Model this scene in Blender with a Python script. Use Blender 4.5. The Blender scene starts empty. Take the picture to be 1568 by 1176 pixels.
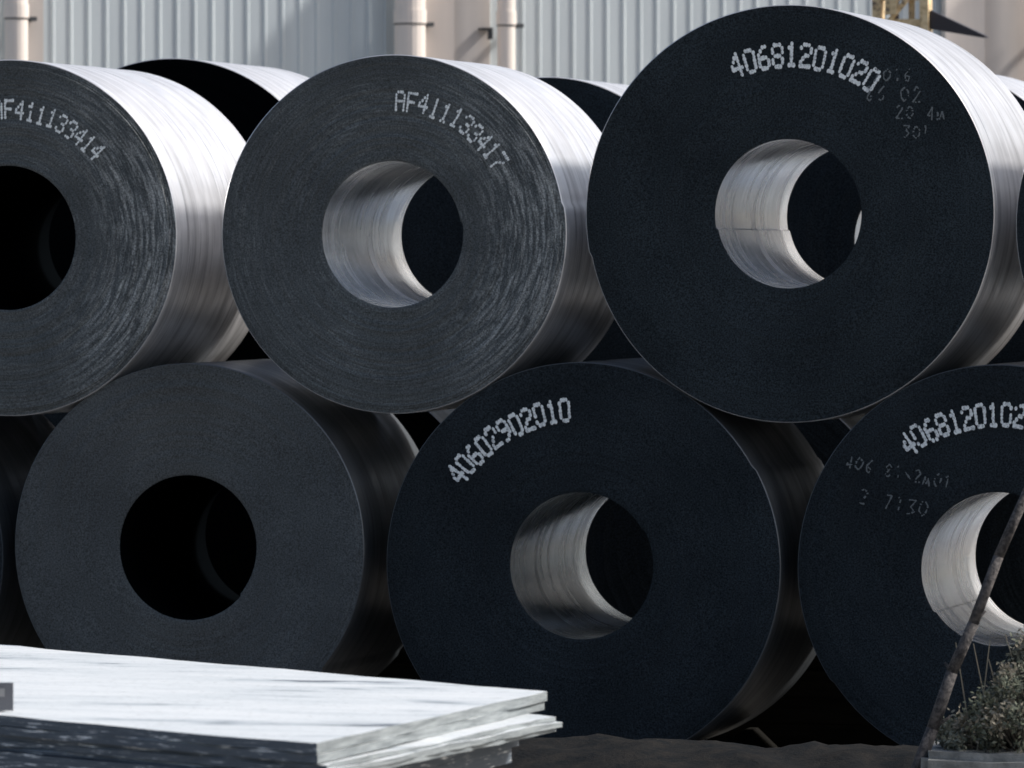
import bpy, bmesh, math, random
from mathutils import Vector, noise
random.seed(7)
S=bpy.context.scene
S.view_settings.view_transform='Standard'; S.view_settings.look='None'; S.view_settings.exposure=0

# ---------------------------------------------------------------- materials
def mat(name, base=(.5,.5,.5), rough=.6, metal=0.0):
    m=bpy.data.materials.new(name); m.use_nodes=True
    b=m.node_tree.nodes['Principled BSDF']
    b.inputs['Base Color'].default_value=(*base,1); b.inputs['Roughness'].default_value=rough
    b.inputs['Metallic'].default_value=metal
    return m,m.node_tree,b
def N(t,k,**kw):
    n=t.nodes.new(k)
    for a,v in kw.items(): setattr(n,a,v)
    return n
def ramp(t,fac,stops):
    r=N(t,'ShaderNodeValToRGB'); e=r.color_ramp.elements
    while len(e)<len(stops): e.new(.5)
    for i,(p,c) in enumerate(stops):
        e[i].position=p; e[i].color=(*c,1) if len(c)==3 else c
    t.links.new(fac,r.inputs[0]); return r.outputs[0]
def math_(t,op,a,b=None,clamp=False):
    n=N(t,'ShaderNodeMath',operation=op); n.use_clamp=clamp
    for i,v in enumerate((a,b)):
        if v is None: continue
        if isinstance(v,(int,float)): n.inputs[i].default_value=v
        else: t.links.new(v,n.inputs[i])
    return n.outputs[0]
def noise_(t,vec,scale,detail=4,rough=.55):
    n=N(t,'ShaderNodeTexNoise'); n.inputs['Scale'].default_value=scale
    n.inputs['Detail'].default_value=detail; n.inputs['Roughness'].default_value=rough
    t.links.new(vec,n.inputs['Vector']); return n.outputs['Fac']
def mix(t,f,a,b,mode='MIX'):
    n=N(t,'ShaderNodeMix',data_type='RGBA',blend_type=mode)
    for s,v in ((n.inputs[0],f),(n.inputs[6],a),(n.inputs[7],b)):
        if hasattr(v,'links'): t.links.new(v,s)
        elif isinstance(v,(int,float)): s.default_value=v
        else: s.default_value=(*v,1)
    return n.outputs[2]
def bump(t,b,h,st,dist=.01):
    n=N(t,'ShaderNodeBump'); n.inputs['Strength'].default_value=st; n.inputs['Distance'].default_value=dist
    t.links.new(h,n.inputs['Height']); t.links.new(n.outputs[0],b.inputs['Normal'])
def aniso_(t,b,a,rot=0):
    tg=N(t,'ShaderNodeTangent',direction_type='RADIAL',axis='Y'); t.links.new(tg.outputs[0],b.inputs['Tangent'])
    b.inputs['Anisotropic'].default_value=a; b.inputs['Anisotropic Rotation'].default_value=rot

def coil_face(name, dark, light, ringamt, rough, spec, seed, bumpst=.2, aniso=0.0, ring_sheen=0.0):
    m,t,b=mat(name,dark,rough,0)
    b.inputs['Specular IOR Level'].default_value=spec
    tc=N(t,'ShaderNodeTexCoord'); sp=N(t,'ShaderNodeSeparateXYZ'); t.links.new(tc.outputs['Object'],sp.inputs[0])
    x,z=sp.outputs[0],sp.outputs[2]
    r=math_(t,'SQRT',math_(t,'ADD',math_(t,'MULTIPLY',x,x),math_(t,'MULTIPLY',z,z)))
    cx=math_(t,'DIVIDE',x,r); cz=math_(t,'DIVIDE',z,r)
    def ringvec(ka,kr):
        c=N(t,'ShaderNodeCombineXYZ')
        t.links.new(math_(t,'ADD',math_(t,'MULTIPLY',cx,ka),seed),c.inputs[0]); t.links.new(math_(t,'MULTIPLY',cz,ka),c.inputs[2])
        t.links.new(math_(t,'MULTIPLY',r,kr),c.inputs[1]); return c.outputs[0]
    fine=noise_(t,ringvec(5.0,130),1,3,.65)
    mid=noise_(t,ringvec(1.6,6),1,4,.6)
    big=noise_(t,tc.outputs['Object'],1.6,4)
    grain=noise_(t,tc.outputs['Object'],120,3,.75)
    f=math_(t,'MULTIPLY',ramp(t,fine,[(.44,(0,0,0)),(.70,(1,1,1))]),ramp(t,mid,[(.38,(.12,.12,.12)),(.68,(1,1,1))]))
    col=mix(t,math_(t,'MULTIPLY',f,ringamt),dark,light)
    if ring_sheen:  # ring sheen painted as lighter streaks on the right of the face
        sheen_mask=math_(t,'MULTIPLY',math_(t,'MULTIPLY',math_(t,'SUBTRACT',cx,.35),2.0,True),math_(t,'MULTIPLY',math_(t,'SUBTRACT',r,.46),4,True))
        f2=math_(t,'MULTIPLY',ramp(t,noise_(t,ringvec(5.0,60),1,3,.7),[(.44,(0,0,0)),(.68,(1,1,1))]),sheen_mask)
        col=mix(t,math_(t,'MULTIPLY',f2,ring_sheen),col,(.33,.34,.33))
    col=mix(t,1,col,ramp(t,big,[(.3,(.70,.70,.70)),(.7,(1.28,1.28,1.28))]),'MULTIPLY')
    col=mix(t,1,col,ramp(t,grain,[(.35,(.3,.3,.3)),(.65,(1.75,1.75,1.75))]),'MULTIPLY')
    t.links.new(col,b.inputs['Base Color'])
    h=math_(t,'ADD',fine,math_(t,'MULTIPLY',grain,.6))
    bump(t,b,h,bumpst,.004)
    if aniso: aniso_(t,b,aniso)
    return m
def coil_sheet(name, c, rough, metal, seed, contrast=1.0,an=.7,rot=0):
    m,t,b=mat(name,c,rough,metal)
    tc=N(t,'ShaderNodeTexCoord'); mp=N(t,'ShaderNodeMapping'); t.links.new(tc.outputs['Object'],mp.inputs[0])
    mp.inputs['Scale'].default_value=(.7,7,.7); mp.inputs['Location'].default_value=(seed,seed*2,0)
    band=noise_(t,mp.outputs[0],1.6,4,.55)
    mp2=N(t,'ShaderNodeMapping'); t.links.new(tc.outputs['Object'],mp2.inputs[0]); mp2.inputs['Scale'].default_value=(1.5,40,1.5)
    mp2.inputs['Location'].default_value=(seed,0,3)
    scr=noise_(t,mp2.outputs[0],1.2,3,.6)
    blot=noise_(t,tc.outputs['Object'],4,5,.6)
    d=tuple(v*(1-.35*contrast) for v in c)
    col=mix(t,ramp(t,band,[(.33,(0,0,0)),(.55,(1,1,1))]),d,c)
    col=mix(t,1,col,ramp(t,scr,[(.32,(.5,.5,.52)),(.42,(1,1,1))]),'MULTIPLY')
    col=mix(t,1,col,ramp(t,blot,[(.35,(.86,.86,.86)),(.6,(1.05,1.05,1.05))]),'MULTIPLY')
    t.links.new(col,b.inputs['Base Color'])
    t.links.new(ramp(t,band,[(.3,(rough+.10,)*3),(.7,(rough-.06,)*3)]),b.inputs['Roughness'])
    bump(t,b,math_(t,'ADD',math_(t,'MULTIPLY',scr,.5),math_(t,'MULTIPLY',blot,1.5)),.15,.006)
    if an: aniso_(t,b,an,rot)
    return m
M_blue=coil_face('hot_rolled_edge_blue',(.0220,.0285,.0330),(.040,.048,.053),.4,.85,.12,1.0)
M_blue2=coil_face('hot_rolled_edge_blue_b',(.0180,.0235,.0280),(.032,.039,.043),.35,.85,.12,9.0)
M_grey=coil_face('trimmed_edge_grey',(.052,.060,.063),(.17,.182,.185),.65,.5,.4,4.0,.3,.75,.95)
M_grey2=coil_face('trimmed_edge_grey_b',(.056,.063,.066),(.085,.093,.096),.4,.5,.4,6.0,.2,.8)
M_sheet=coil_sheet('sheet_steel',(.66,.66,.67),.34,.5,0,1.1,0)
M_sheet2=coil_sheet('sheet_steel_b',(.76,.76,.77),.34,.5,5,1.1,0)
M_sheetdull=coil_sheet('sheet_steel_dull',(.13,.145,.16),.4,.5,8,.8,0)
M_bore=coil_sheet('bore_steel',(.97,.975,.98),.23,.8,3,.2,.3,.25)
M_boregrey=coil_sheet('bore_steel_grey',(.93,.95,.96),.22,.85,3,.3,.3,.25)
M_boremid=coil_sheet('bore_steel_mid',(.42,.46,.48),.24,.9,6,.4,.3,.25)  # bore steel with a darker base colour
M_boredark,t,b=mat('bore_near_black',(.0018,.0024,.003),1,0); b.inputs['Specular IOR Level'].default_value=0  # near-black matte for the left-hand bores and two rear coils
m,t,b=mat('stencil_paint',(.62,.66,.66),.7)
tc=N(t,'ShaderNodeTexCoord'); t.links.new(ramp(t,noise_(t,tc.outputs['Object'],70,4,.7),[(.34,(.42,.44,.45)),(.50,(.88,.90,.88))]),b.inputs['Base Color'])
M_paint=m
M_chalk=mat('old_chalk',(.16,.175,.18),.9)[0]

# ---------------------------------------------------------------- helpers
def link(o): S.collection.objects.link(o); return o
def mesh_obj(name,verts,faces,mats,idx=None,smooth=False,loc=(0,0,0)):
    me=bpy.data.meshes.new(name); me.from_pydata(verts,[],faces)
    for mm in mats: me.materials.append(mm)
    if idx: 
        for p,i in zip(me.polygons,idx): p.material_index=i
    if smooth:
        for p in me.polygons: p.use_smooth=True
    me.update(); o=bpy.data.objects.new(name,me); o.location=loc; return link(o)
def box(V,F,I,x0,x1,y0,y1,z0,z1,mi=0):
    n=len(V)
    V+= [(x0,y0,z0),(x1,y0,z0),(x1,y1,z0),(x0,y1,z0),(x0,y0,z1),(x1,y0,z1),(x1,y1,z1),(x0,y1,z1)]
    for q in ((0,3,2,1),(4,5,6,7),(0,1,5,4),(1,2,6,5),(2,3,7,6),(3,0,4,7)):
        F.append(tuple(n+i for i in q)); I.append(mi)
def cyl(V,F,I,p0,p1,r0,r1,seg=12,mi=0):
    p0=Vector(p0);p1=Vector(p1); d=(p1-p0).normalized()
    a=d.orthogonal().normalized(); bb=d.cross(a); n=len(V)
    for p,r in((p0,r0),(p1,r1)):
        for k in range(seg):
            an=2*math.pi*k/seg; V.append(tuple(p+a*math.cos(an)*r+bb*math.sin(an)*r))
    for k in range(seg):
        F.append((n+k,n+(k+1)%seg,n+seg+(k+1)%seg,n+seg+k)); I.append(mi)
    F.append(tuple(n+k for k in range(seg))[::-1]); I.append(mi)
    F.append(tuple(n+seg+k for k in range(seg))); I.append(mi)

# ---------------------------------------------------------------- steel coils
def coil(X,Y,Z,R,L,face,sheet,bore,rb=.375,jit=.0025,lip=.012,seed=0,start=200,spiral=.009):
    rnd=random.Random(seed); SEG=220
    prof=[]
    wraps=46; dr=(R-rb)/wraps
    ys=[L,L*.75,L*.5,L*.25]
    for y in ys: prof.append((rb,y,2))
    off=0; offs=[]
    for i in range(wraps):
        off=off*.8+rnd.uniform(-jit,jit)
        o=off
        if i>=wraps-2: o=lip
        elif i==wraps-3: o=lip*.4
        if rnd.random()<.06: o-=jit*1.5
        offs.append(o)
    for i in range(wraps):
        r0=rb+dr*i; r1=r0+dr
        prof.append((r0+.0008,offs[i]+ (.004 if i==0 else 0),0)); prof.append((r1-.0008,offs[i],0))
    prof[-1]=(R-.004,offs[-1],1); prof.append((R,offs[-1]+.004,1))
    for k in range(1,9):
        prof.append((R+rnd.uniform(-.0012,.0012),L*k/9,1))
    prof.append((R,L-.004,1)); prof.append((R-.004,L,0))
    prof.append((R-dr*3,L+.006,0)); prof.append((R-dr*9,L-.006,0)); prof.append((rb+.004,L+.003,2))
    V=[];F=[];I=[];n=len(prof)
    for s in range(SEG):
        th=2*math.pi*s/SEG+math.radians(start)
        sp=spiral*(s/SEG-.5)
        wob=.0015*math.sin(3*th+seed)
        for (r,y,_) in prof:
            rr=r+sp+wob*(r/R)
            V.append((math.cos(th)*rr,y+.002*math.sin(2*th+r*9+seed),math.sin(th)*rr))
    for s in range(SEG):
        s2=(s+1)%SEG
        for i in range(n):
            j=(i+1)%n
            F.append((s*n+i,s*n+j,s2*n+j,s2*n+i)); I.append(prof[i][2])
    o=mesh_obj('steel_coil',V,F,[face,sheet,bore],I,loc=(X,Y,Z))
    bm=bmesh.new(); bm.from_mesh(o.data); bmesh.ops.recalc_face_normals(bm,faces=bm.faces); bm.to_mesh(o.data); bm.free()
    for p in o.data.polygons: p.use_smooth=True
    o.data.set_sharp_from_angle(angle=math.radians(28))
    return o
D={'0':["01110","10001","10001","10001","10001","10001","01110"],'1':["00100","01100","00100","00100","00100","00100","01110"],
'2':["01110","10001","00001","00110","01000","10000","11111"],'3':["01110","10001","00001","00110","00001","10001","01110"],
'4':["00010","00110","01010","10010","11111","00010","00010"],'6':["00110","01000","10000","11110","10001","10001","01110"],
'7':["11111","00001","00001","00010","00100","00100","00100"],'8':["01110","10001","10001","01110","10001","10001","01110"],
'9':["01110","10001","10001","01111","00001","00010","01100"],'A':["01110","10001","10001","11111","10001","10001","10001"],
'F':["11111","10000","10000","11110","10000","10000","10000"]}
def stencil(parent,text,rm,a0,a1,h,name='stencil_number',dot=.0105,m=None,seed=1,drop=0.015,slant=0,yoff=-.008):
    rnd=random.Random(seed); V=[];F=[]
    py=h/6; n=len(text); step=math.radians(a1-a0)/(n-1); w=step*rm*.68; px=w/4
    for k,ch in enumerate(text):
        ac=math.radians(a0)+step*k
        jr=rnd.uniform(-.004,.004)
        for row,line in enumerate(D[ch]):
            for c,v in enumerate(line):
                if v=='0' or rnd.random()<drop: continue
                r=rm+(3-row)*py+jr+rnd.uniform(-.0012,.0012); a=ac+((c-2)*px+rnd.uniform(-.001,.001)-slant*(3-row)*py)/rm
                cx,cz=math.sin(a)*r,math.cos(a)*r
                y=yoff-rnd.uniform(0,.002); b0=len(V); rd=dot*rnd.uniform(.85,1.15)
                for q in range(10):
                    an=q*math.pi/5; u=math.cos(an)*rd*.80; vv=math.sin(an)*rd*1.12
                    V.append((cx+u*math.cos(a)+vv*math.sin(a),y,cz-u*math.sin(a)+vv*math.cos(a)))
                F.append(tuple(b0+q for q in range(10)))
    o=mesh_obj(name,V,F,[m or M_paint]); o.parent=parent; return o
UR=coil(1.445,0,2.857,1.053,1.62,M_blue,M_sheet,M_bore,seed=1,lip=.003,jit=.0003,start=192)
LM=coil(.359,0.02,1.07,1.038,1.5,M_blue2,M_sheetdull,M_boremid,seed=2,lip=.003,jit=.0003,start=30)
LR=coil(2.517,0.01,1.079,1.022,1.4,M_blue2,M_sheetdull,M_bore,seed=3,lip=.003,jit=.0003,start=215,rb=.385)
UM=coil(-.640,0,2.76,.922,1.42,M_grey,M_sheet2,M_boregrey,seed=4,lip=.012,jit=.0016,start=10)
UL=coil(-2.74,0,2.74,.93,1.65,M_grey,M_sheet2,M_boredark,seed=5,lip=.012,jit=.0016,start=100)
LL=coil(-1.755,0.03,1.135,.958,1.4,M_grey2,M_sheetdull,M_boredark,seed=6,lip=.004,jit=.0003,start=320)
coil(-3.77,.1,1.06,.96,1.5,M_blue2,M_sheetdull,M_boredark,seed=7)
coil(3.60,.05,2.80,1.0,1.4,M_blue,M_sheet,M_bore,seed=8,jit=.0004,lip=.003)
coil(4.65,.05,1.03,1.0,1.4,M_blue,M_sheetdull,M_bore,seed=18,jit=.0004,lip=.003)
for i,(x,z,r) in enumerate([(-2.86,2.80,.985),(-.64,2.76,.90),(1.49,2.74,.96),(-4.05,1.0,1.0),(-1.98,1.0,1.0),(.38,1.0,.99),(2.48,1.02,1.0),(3.6,2.8,1.0)]):
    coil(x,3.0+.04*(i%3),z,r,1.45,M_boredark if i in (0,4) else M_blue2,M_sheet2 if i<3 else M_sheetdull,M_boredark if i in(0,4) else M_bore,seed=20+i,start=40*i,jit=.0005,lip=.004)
stencil(UR,"40681201020",.80,-19.5,32.5,.108,seed=1)
stencil(LM,"40602902010",.795,-55,-6,.105,seed=2)
stencil(LR,"40681201020",.775,-36,13,.105,seed=3)
stencil(UM,"AF411133417",.685,4,57,.092,seed=4,dot=.0078,yoff=-.010)
stencil(UL,"AF411133414",.672,-4,48,.088,seed=5,dot=.0078,yoff=-.010)
# faded handwritten chalk: digits drawn as wobbling strokes, partly rubbed off
G={'0':[(.5,1),(.1,.7),(.1,.3),(.5,0),(.9,.3),(.9,.7),(.5,1)],'1':[(.3,.8),(.5,1),(.5,0)],'2':[(.1,.8),(.5,1),(.9,.7),(.1,0),(.9,0)],
'3':[(.1,1),(.9,1),(.4,.55),(.9,.3),(.4,0),(.1,.1)],'4':[(.6,0),(.6,1),(.1,.35),(.9,.35)],'6':[(.8,1),(.2,.5),(.2,.1),(.6,0),(.8,.3),(.3,.45)],
'7':[(.1,1),(.9,1),(.4,0)],'8':[(.5,.5),(.2,.8),(.5,1),(.8,.8),(.2,.2),(.5,0),(.8,.2),(.5,.5)],'9':[(.8,.6),(.3,.6),(.3,.95),(.8,.95),(.7,0)],
'x':[(.1,.6),(.9,.1)],'m':[(0,0),(.1,.6),(.4,.1),(.6,.6),(.9,0)]}
def chalk(parent,x0,z0,rows,seed,ang):
    rnd=random.Random(seed); V=[];F=[]
    ca,sa=math.cos(ang),math.sin(ang)
    for (dx,dz,txt,h) in rows:
        for k,ch in enumerate(txt):
            if ch==' ': continue
            bx=dx+k*h*.82; bz=dz+rnd.uniform(-.08,.08)*h; pts=[]
            g=[Vector((a*h*.62+rnd.uniform(-.05,.05)*h,b_*h+rnd.uniform(-.06,.06)*h)) for a,b_ in G[ch]]
            for i in range(len(g)-1):
                for s in range(4): pts.append(g[i].lerp(g[i+1],s/4)+Vector((rnd.uniform(-.02,.02)*h,rnd.uniform(-.02,.02)*h)))
            pts.append(g[-1])
            for p,q in zip(pts,pts[1:]):
                d=q-p
                if d.length<1e-4 or rnd.random()<.22: continue
                nrm=Vector((-d.y,d.x)).normalized()*.0042*rnd.uniform(.5,1.2); b0=len(V); y=-.007-rnd.uniform(0,.002)
                for c in (p-nrm,q-nrm,q+nrm,p+nrm):
                    cxx=bx+c.x; czz=bz+c.y
                    V.append((x0+cxx*ca-czz*sa,y,z0+cxx*sa+czz*ca))
                F.append((b0,b0+1,b0+2,b0+3))
    o=mesh_obj('chalk_mark',V,F,[M_chalk]); o.parent=parent
chalk(UR,.33,.48,[(.10,.19,"2016",.065),(.06,.09,"86 02",.075),(.22,.00,"20 4m",.065),(.26,-.09,"301",.06)],3,-.02)
chalk(LR,-.78,.50,[(0,.0,"406 81x2m01",.062),(.10,-.16,"2 7130",.075)],5,-.18)

m,t,b=mat('dunnage_timber',(.02,.017,.013),1)
b.inputs['Specular IOR Level'].default_value=.05
tc=N(t,'ShaderNodeTexCoord'); mp=N(t,'ShaderNodeMapping'); t.links.new(tc.outputs['Object'],mp.inputs[0]); mp.inputs['Scale'].default_value=(1,14,14)
t.links.new(ramp(t,noise_(t,mp.outputs[0],2,5),[(.3,(.007,.007,.006)),(.7,(.016,.015,.013))]),b.inputs['Base Color'])
M_tim=m
for y in (.55,1.1,3.2,4.1):
    V=[];F=[];I=[]
    box(V,F,I,-5.2,6.2,y,y+.2,0.004,.03)
    for cx in (-4.3,-3.2,-2.3,-1.2,-.25,.97,1.9,3.1,4.1,5.2):
        n=len(V); V+=[(cx-.16,y+.02,.03),(cx+.16,y+.02,.03),(cx+.02,y+.02,.16),(cx-.02,y+.02,.16),(cx-.16,y+.18,.03),(cx+.16,y+.18,.03),(cx+.02,y+.18,.16),(cx-.02,y+.18,.16)]
        for q in ((0,1,2,3),(7,6,5,4),(1,5,6,2),(4,0,3,7),(3,2,6,7)): F.append(tuple(n+i for i in q)); I.append(0)
    mesh_obj('timber_dunnage',V,F,[m],I)
V=[];F=[];I=[]; rnd=random.Random(5)
for row in range(4):
    x=-5.0-.3*(row%2)
    while x<6:
        l=rnd.uniform(2.3,2.7); dy=rnd.uniform(-.02,.02); box(V,F,I,x,x+l,1.78+dy,2.02+dy,.004+row*.142,.142+row*.142,0); x+=l+.006
mesh_obj('gap_blocker',V,F,[M_tim],I)  # dark beams added to hide the sunlit ground between the coils

# ---------------------------------------------------------------- ground
m,t,b=mat('yard_concrete',(.25,.24,.22),.95)
tc=N(t,'ShaderNodeTexCoord')
c=mix(t,ramp(t,noise_(t,tc.outputs['Object'],.6,6),[(.35,(0,0,0)),(.65,(1,1,1))]),(.22,.205,.19),(.34,.325,.30))
c=mix(t,1,c,ramp(t,noise_(t,tc.outputs['Object'],30,5,.7),[(.3,(.6,.6,.6)),(.7,(1.2,1.2,1.2))]),'MULTIPLY')
t.links.new(c,b.inputs['Base Color']); bump(t,b,noise_(t,tc.outputs['Object'],25,6,.7),.6,.03)
mesh_obj('ground',[(-600,-600,0),(600,-600,0),(600,600,0),(-600,600,0)],[(0,1,2,3)],[m])

m2,t,b=mat('dark_earth',(.03,.025,.02),1)
b.inputs['Specular IOR Level'].default_value=.1
tc=N(t,'ShaderNodeTexCoord')
t.links.new(ramp(t,noise_(t,tc.outputs['Object'],9,6,.7),[(.35,(.006,.008,.010)),(.75,(.022,.020,.018))]),b.inputs['Base Color'])
bump(t,b,noise_(t,tc.outputs['Object'],40,5,.7),.6,.015)
V=[];F=[];nx,ny=170,40
for i in range(nx+1):
    for j in range(ny+1):
        x=-1.5+8.5*i/nx; yy=-1.5+3.0*j/ny
        prof=max(0,1-(yy/1.4)**2)**1.2
        e=max(0,min(1,(x+1.5)/1.8))*max(0,min(1,(7-x)/1.5))
        h=prof*e*(.41+.08*(noise.noise((x*.8,yy*.8,1)))+.04*noise.noise((x*4,yy*4,2))+.014*noise.noise((x*17,yy*17,3)))
        V.append((x,-2.6+yy,max(h,0)-.01))
for i in range(nx):
    for j in range(ny):
        a=i*(ny+1)+j; F.append((a,a+ny+1,a+ny+2,a+1))
mesh_obj('earth_berm',V,F,[m2],smooth=True)

# ---------------------------------------------------------------- warehouse (its long wall is turned 35 degrees to the coil rows)
H=5.2
def clad(name,c1,c2):
    m,t,b=mat(name,c1,.6,0)
    tc=N(t,'ShaderNodeTexCoord'); mp=N(t,'ShaderNodeMapping'); t.links.new(tc.outputs['Object'],mp.inputs[0]); mp.inputs['Scale'].default_value=(3,3,.35)
    t.links.new(ramp(t,noise_(t,mp.outputs[0],1.2,6,.6),[(.3,c2),(.65,c1)]),b.inputs['Base Color'])
    return m
M_clad=clad('cladding_paint',(.55,.605,.625),(.47,.52,.545))
M_cream=clad('cream_paint',(.80,.72,.65),(.68,.62,.57))
M_beige=clad('beige_panel',(.56,.51,.47),(.46,.43,.41))
M_brk=mat('bracket_dark',(.05,.055,.06),.6)[0]
M_roof=mat('roof_sheet',(.30,.32,.34),.5,.3)[0]
wh=bpy.data.objects.new('warehouse',None); link(wh); wh.location=(-3.9,14,0); wh.rotation_euler=(0,0,math.radians(35))
def part(name,V,F,I,mats):
    o=mesh_obj(name,V,F,mats,I); o.parent=wh; return o
pts=[]; x=-15.0; pitch=.136
while x<16:
    pts+=[(x,0),(x+.100,0),(x+.108,-.008),(x+.125,-.008),(x+.133,0)]
    x+=pitch
V=[];F=[];I=[]
for (px,py) in pts: V+=[(px,py,0),(px,py,H)]
for k in range(len(pts)-1):
    F.append((2*k,2*k+2,2*k+3,2*k+1)); I.append(0)
part('wall_cladding',V,F,I,[M_clad])
V=[];F=[];I=[]; box(V,F,I,-15.2,16.2,-.08,14,H+.01,H+.2); box(V,F,I,-15,16,.05,13.8,0,H)
part('roof_and_core',V,F,I,[M_roof])
V=[];F=[];I=[]
h=H-.05
box(V,F,I,-.755,-.505,-.10,-.02,0,h,0)
box(V,F,I,-.50,-.20,-.05,-.02,0,h,1)
box(V,F,I,-3.82,-3.68,-.05,-.02,0,h,1)
box(V,F,I,3.52,3.85,-.10,-.02,0,h,0)
box(V,F,I,3.86,4.40,-.05,-.02,0,h,1)
box(V,F,I,7.2,7.5,-.10,-.02,0,h,0)
part('columns',V,F,I,[M_cream,M_beige])
V=[];F=[];I=[]
for px,pr in ((-3.925,.085),(-.89,.118),(-.125,.068),(4.25,.08),(-7.5,.1),(8.6,.1)):
    cyl(V,F,I,(px,-.20,0),(px,-.20,h),pr,pr,20,0)
    for cz in (1.6,4.40):
        cyl(V,F,I,(px,-.20,cz),(px,-.20,cz+.10),pr+.008,pr+.008,20,0)
        cyl(V,F,I,(px,-.20,cz-.012),(px,-.20,cz-.001),pr+.004,pr+.004,20,1)
        box(V,F,I,px+pr+.015,px+pr+.07,-.21,-.03,cz-.02,cz+.01,1)
o=part('downpipes',V,F,I,[M_cream,M_brk])
V=[];F=[];I=[]
box(V,F,I,-.30,-.21,-.11,-.055,4.36,4.38,0); box(V,F,I,-.245,-.215,-.15,-.112,4.29,4.38,0)
part('wall_brackets',V,F,I,[M_brk])

# ---------------------------------------------------------------- forklift
m,t,b=mat('worn_yellow',(.5,.33,.1),.6)
tc=N(t,'ShaderNodeTexCoord'); t.links.new(ramp(t,noise_(t,tc.outputs['Object'],14,6,.7),[(.38,(.14,.10,.08)),(.46,(.62,.46,.25)),(.7,(.85,.70,.45))]),b.inputs['Base Color'])
M_yel=m; M_blk=mat('machine_black',(.03,.025,.03),.5)[0]; M_tyre=mat('tyre_rubber',(.02,.02,.02),.9)[0]
V=[];F=[];I=[]
for xx in (-.20,.13): box(V,F,I,xx,xx+.06,-.08,.06,.2,4.9,0)
for zz in (1.0,2.4,4.22,4.40,4.7): box(V,F,I,-.14,.13,-.05,.03,zz,zz+.05,0)
cyl(V,F,I,(-.05,0,.3),(-.05,0,4.7),.022,.022,10,1); cyl(V,F,I,(.06,0,.3),(.06,0,4.7),.022,.022,10,0)
cyl(V,F,I,(-.13,-.07,4.2),(.08,-.07,4.45),.018,.018,8,0)
box(V,F,I,-.10,-.02,-.12,-.06,4.30,4.42,0)
box(V,F,I,-.5,.5,-.17,-.09,.3,.85,1)
for xx in (-.4,.28): box(V,F,I,xx,xx+.12,-1.3,-.18,.25,.30,1)
box(V,F,I,-.6,.6,.2,2.3,.45,1.25,0); box(V,F,I,-.58,.58,2.31,2.8,.4,1.6,0)
for xx in (-.55,.49):
    for yy in (.4,2.0): box(V,F,I,xx,xx+.06,yy,yy+.06,1.26,2.2,1)
box(V,F,I,-.6,.6,.3,2.2,2.21,2.27,1)
for xx in (-.75,.61):
    for yy in (.55,2.25): cyl(V,F,I,(xx,yy,.37),(xx+.14,yy,.37),.365,.365,24,2)
n=len(V); V+=[(.20,-.05,4.20),(.58,-.05,4.135),(.58,-.05,4.15),(.20,-.05,4.33),(.20,.05,4.20),(.58,.05,4.135),(.58,.05,4.15),(.20,.05,4.33)]
for q in ((0,1,2,3),(7,6,5,4),(0,4,5,1),(3,2,6,7),(1,5,6,2),(0,3,7,4)): F.append(tuple(n+i for i in q)); I.append(1)
mesh_obj('forklift',V,F,[M_yel,M_blk,M_tyre],I,loc=(-.16,10.5,0))

# ---------------------------------------------------------------- stack of plates
m,t,b=mat('plate_top',(.8,.8,.8),.6)
tc=N(t,'ShaderNodeTexCoord'); mp=N(t,'ShaderNodeMapping'); t.links.new(tc.outputs['Object'],mp.inputs[0]); mp.inputs['Rotation'].default_value=(0,0,math.radians(33)); mp.inputs['Scale'].default_value=(.8,3.2,3)
nz=noise_(t,mp.outputs[0],1.5,7,.62)
c=ramp(t,nz,[(.335,(.10,.115,.13)),(.37,(.33,.37,.40)),(.43,(.48,.52,.54)),(.6,(.57,.60,.615))])
c=mix(t,1,c,ramp(t,noise_(t,tc.outputs['Object'],35,5,.7),[(.32,(.7,.7,.7)),(.45,(1,1,1))]),'MULTIPLY')
t.links.new(c,b.inputs['Base Color']); bump(t,b,nz,.2,.01)
M_pt=m
m,t,b=mat('plate_edge',(.35,.37,.38),.6)
tc=N(t,'ShaderNodeTexCoord'); mp=N(t,'ShaderNodeMapping'); t.links.new(tc.outputs['Object'],mp.inputs[0]); mp.inputs['Scale'].default_value=(3,3,40)
t.links.new(ramp(t,noise_(t,mp.outputs[0],1.5,5,.65),[(.35,(.12,.14,.15)),(.6,(.25,.28,.29))]),b.inputs['Base Color']); bump(t,b,noise_(t,mp.outputs[0],2,5),.3,.01)
M_pe=m
m,t,b=mat('plate_front_dark',(.03,.035,.04),.7)  # shade of the plate fronts put into a dark colour; pale flecks are layer edges
tc=N(t,'ShaderNodeTexCoord'); mp=N(t,'ShaderNodeMapping'); t.links.new(tc.outputs['Object'],mp.inputs[0]); mp.inputs['Scale'].default_value=(3,3,45)
t.links.new(ramp(t,noise_(t,mp.outputs[0],2.5,6,.7),[(.50,(.07,.088,.11)),(.59,(.13,.15,.17)),(.65,(.85,.87,.88))]),b.inputs['Base Color'])
M_pf=m
A=Vector((2.279,-7.68)); B=Vector((2.164,-10.18)); A2=Vector((-2.69,-4.30)); B2=Vector((-2.75,-7.29))
stack=bpy.data.objects.new('steel_plate_stack',None); link(stack)
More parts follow.
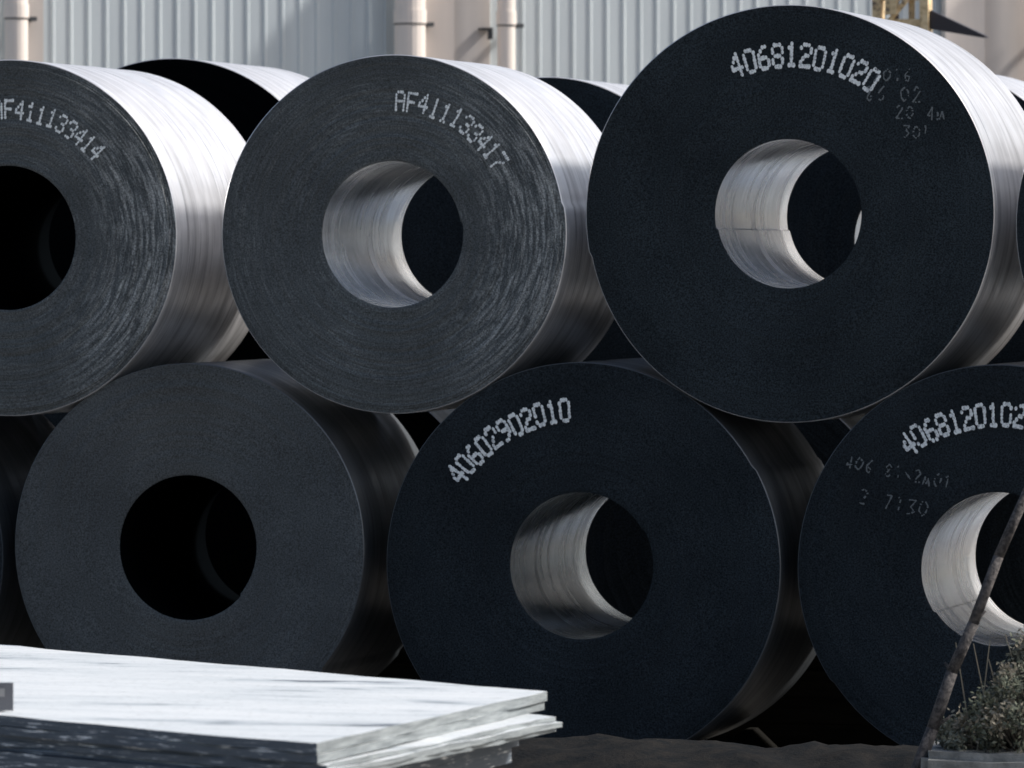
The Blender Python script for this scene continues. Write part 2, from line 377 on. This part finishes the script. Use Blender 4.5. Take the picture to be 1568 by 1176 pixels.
def slab(name,z1,th,da,db,ragged,mats,seed):
    a=A+Vector((da[0],da[1])); b_=B+Vector((db[0],db[1]))
    def line(p,q,n): return [p.lerp(q,i/n) for i in range(n)]
    out=line(b_,a,24)+line(a,A2,60)+line(A2,B2,10)+line(B2,b_,60)
    tags=[1]*24+[2]*60+[2]*10+[2]*60
    V=[];F=[];I=[];n=len(out)
    for k,p in enumerate(out):
        d=noise.noise((p.x*6,p.y*6,seed))*ragged
        e=noise.noise((p.x*2,p.y*2,seed+5))*ragged*.5
        V.append((p.x+d,p.y+d*.6,z1-th)); V.append((p.x+d,p.y+d*.6,z1+e))
    for k in range(n):
        k2=(k+1)%n; F.append((2*k,2*k2,2*k2+1,2*k+1)); I.append(tags[k])
    F.append(tuple(2*k+1 for k in range(n))); I.append(0)
    F.append(tuple(2*k for k in range(n))[::-1]); I.append(2)
    o=mesh_obj(name,V,F,mats,I); o.parent=stack
MM=[M_pt,M_pe,M_pf]
slab('plate_1',1.007,.034,(0,0),(0,0),.012,MM,1)
slab('plate_2',.970,.030,(-.01,-.01),(.004,.0),.014,MM,2)
slab('plate_3',.937,.016,(.11,-.30),(.03,.02),.02,MM,3)
slab('plate_4',.919,.02,(.13,-.28),(.05,.0),.02,MM,4)
slab('plate_5',.896,.014,(.12,-.26),(.04,.01),.02,MM,5)
slab('plate_6',.879,.06,(-.06,-.2),(-.05,.03),.015,[M_pf,M_pf,M_pf],6)
slab('plate_7',.816,.06,(-.08,-.2),(-.07,.03),.015,[M_pf,M_pf,M_pf],7)
V=[];F=[];I=[]
for (px,py) in ((1.7,-8.2),(1.7,-9.4),(-.2,-6.9),(-.2,-8.2),(-2.2,-5.4),(-2.2,-6.8)):
    box(V,F,I,px-.12,px+.12,py-.12,py+.12,0.004,.754)
o=mesh_obj('bearers',V,F,[M_pf],I); o.parent=stack
V=[];F=[];I=[]; box(V,F,I,-.06,.05,-.006,.006,0,.10,0); box(V,F,I,-.05,.02,-.009,-.0065,.05,.08,1); box(V,F,I,-.02,.02,0.0065,.05,0,.012,0)
o=mesh_obj('marker_tag',V,F,[mat('tag_grey',(.16,.16,.17),.6)[0],mat('tag_label',(.35,.34,.33),.7)[0]],I,loc=(.66,-9.18,1.014)); o.rotation_euler=(0,0,math.radians(15))

# ---------------------------------------------------------------- concrete block, shrub, branch
m,t,b=mat('weathered_concrete',(.22,.22,.21),.9)
tc=N(t,'ShaderNodeTexCoord'); t.links.new(ramp(t,noise_(t,tc.outputs['Object'],9,7,.7),[(.35,(.13,.135,.13)),(.65,(.30,.305,.29))]),b.inputs['Base Color']); bump(t,b,noise_(t,tc.outputs['Object'],22,6,.7),.6,.02)
bm=bmesh.new(); bmesh.ops.create_cube(bm,size=1)
for v in bm.verts: v.co=Vector((v.co.x*1.1,v.co.y*.7,v.co.z*.66))
bmesh.ops.bevel(bm,geom=list(bm.edges),offset=.03,segments=2,affect='EDGES')
bmesh.ops.subdivide_edges(bm,edges=list(bm.edges),cuts=3,use_grid_fill=True)
for v in bm.verts: v.co+=Vector((1,1,1))*noise.noise(v.co*5)*.02
me=bpy.data.meshes.new('concrete_block'); bm.to_mesh(me); bm.free(); me.materials.append(m)
o=link(bpy.data.objects.new('concrete_block',me)); o.location=(3.76,-5.2,.30); o.rotation_euler=(0,0,math.radians(10))
def leafmat(n,c):
    return mat(n,c,.8)[0]
LMs=[leafmat('leaf_olive',(.105,.118,.08)),leafmat('leaf_dry',(.20,.18,.135)),leafmat('leaf_dark',(.06,.068,.052)),leafmat('leaf_pale',(.19,.20,.155)),mat('twig',(.07,.06,.05),.9)[0]]
V=[];F=[];I=[]; rnd=random.Random(3)
clumps=[]
for k in range(130):
    a=rnd.uniform(0,6.28); rr=.36*math.sqrt(rnd.random()); h_=rnd.random()
    top=.60*math.sqrt(max(0,1-(rr/.38)**2))*(1+.6*noise.noise((rr*math.cos(a)*7,rr*math.sin(a)*7,4)))
    top*=max(.25,min(1.3,.8+rr*math.cos(a)*2.2))
    clumps.append((Vector((rr*math.cos(a),rr*math.sin(a)*.8,.02+(h_**.6)*top)),rnd.uniform(.035,.075),rnd.choice([0,0,0,1,1,2,3])))
for c,cr,mi in clumps:
    cyl(V,F,I,(c.x*.2,c.y*.2,-.03),tuple(c),.005,.003,5,4)
    for q in range(170):
        d=Vector((rnd.gauss(0,1),rnd.gauss(0,1),rnd.gauss(0,1))).normalized()*cr*rnd.uniform(.3,1.25)
        p=c+d; u=Vector((rnd.gauss(0,1),rnd.gauss(0,1),rnd.gauss(0,1))).normalized(); w=u.orthogonal().normalized()
        s=rnd.uniform(.005,.010); n=len(V)
        V+=[tuple(p-u*s*1.5),tuple(p+w*s*.7),tuple(p+u*s*1.5),tuple(p-w*s*.7)]; F.append((n,n+1,n+2,n+3)); I.append(mi if rnd.random()<.8 else rnd.choice([0,1,2,3]))
for k in range(26):   # dry stalks
    a=rnd.uniform(0,6.28); p0=Vector((rnd.uniform(-.3,.2),rnd.uniform(-.2,.2),0)); p1=p0+Vector((rnd.uniform(-.15,.15),rnd.uniform(-.1,.1),rnd.uniform(.12,.5)))
    cyl(V,F,I,p0,p1,.004,.002,5,1)
mesh_obj('shrub',V,F,LMs,I,loc=(3.66,-5.22,.61))
V=[];F=[];I=[]
P=[Vector((3.19,-5.50,.42)),Vector((3.30,-5.46,.72)),Vector((3.375,-5.44,.95)),Vector((3.46,-5.42,1.15)),Vector((3.555,-5.38,1.42)),Vector((3.665,-5.35,1.68)),Vector((3.80,-5.32,2.0))]
for k in range(len(P)-1): cyl(V,F,I,P[k],P[k+1],.027-.0015*k,.0255-.0015*k,10)
for k,dv in ((1,(.07,.02,.05)),(2,(-.03,.0,.04)),(3,(.05,.0,.05)),(0,(-.10,.0,.05))):
    q=P[k]+Vector(dv); cyl(V,F,I,P[k],q,.010,.005,6)
m,t,b=mat('bark_grey',(.05,.045,.045),.95)
tc=N(t,'ShaderNodeTexCoord'); t.links.new(ramp(t,noise_(t,tc.outputs['Object'],45,5,.7),[(.38,(.02,.019,.02)),(.65,(.11,.10,.095))]),b.inputs['Base Color'])
bump(t,b,noise_(t,tc.outputs['Object'],60,4),.7,.01)
mesh_obj('dead_branch',V,F,[m],I,smooth=True)

# ---------------------------------------------------------------- light: hazy sun, right and slightly behind
az=math.radians(112); el=math.radians(42)
sd=Vector((math.sin(az)*math.cos(el),-math.cos(az)*math.cos(el),math.sin(el)))
sl=bpy.data.lights.new('sun','SUN'); sl.energy=4.8; sl.angle=math.radians(6.0); sl.color=(1,.965,.93)
so=link(bpy.data.objects.new('sun',sl)); so.rotation_euler=sd.to_track_quat('Z','Y').to_euler(); so.location=(10,-10,15)
W=bpy.data.worlds.new('World'); S.world=W; W.use_nodes=True; t=W.node_tree
sk=N(t,'ShaderNodeTexSky',sky_type='NISHITA'); sk.sun_disc=False; sk.sun_elevation=el
sk.sun_rotation=math.atan2(sd.x,sd.y); sk.dust_density=4; sk.air_density=1.0
bg=t.nodes['Background']; bg.inputs[1].default_value=.15; t.links.new(sk.outputs[0],bg.inputs[0])

# ---------------------------------------------------------------- camera
cd=bpy.data.cameras.new('camera'); cd.lens=206.6; cd.sensor_width=36; cd.clip_end=3000; cd.clip_start=.5
cd.dof.use_dof=True; cd.dof.focus_distance=27.0; cd.dof.aperture_fstop=5
co=link(bpy.data.objects.new('camera',cd)); th=math.radians(15.6)
co.location=(30*math.sin(th),-30*math.cos(th),2.62)
co.rotation_euler=(math.radians(90-1.197),0,th)
S.camera=co
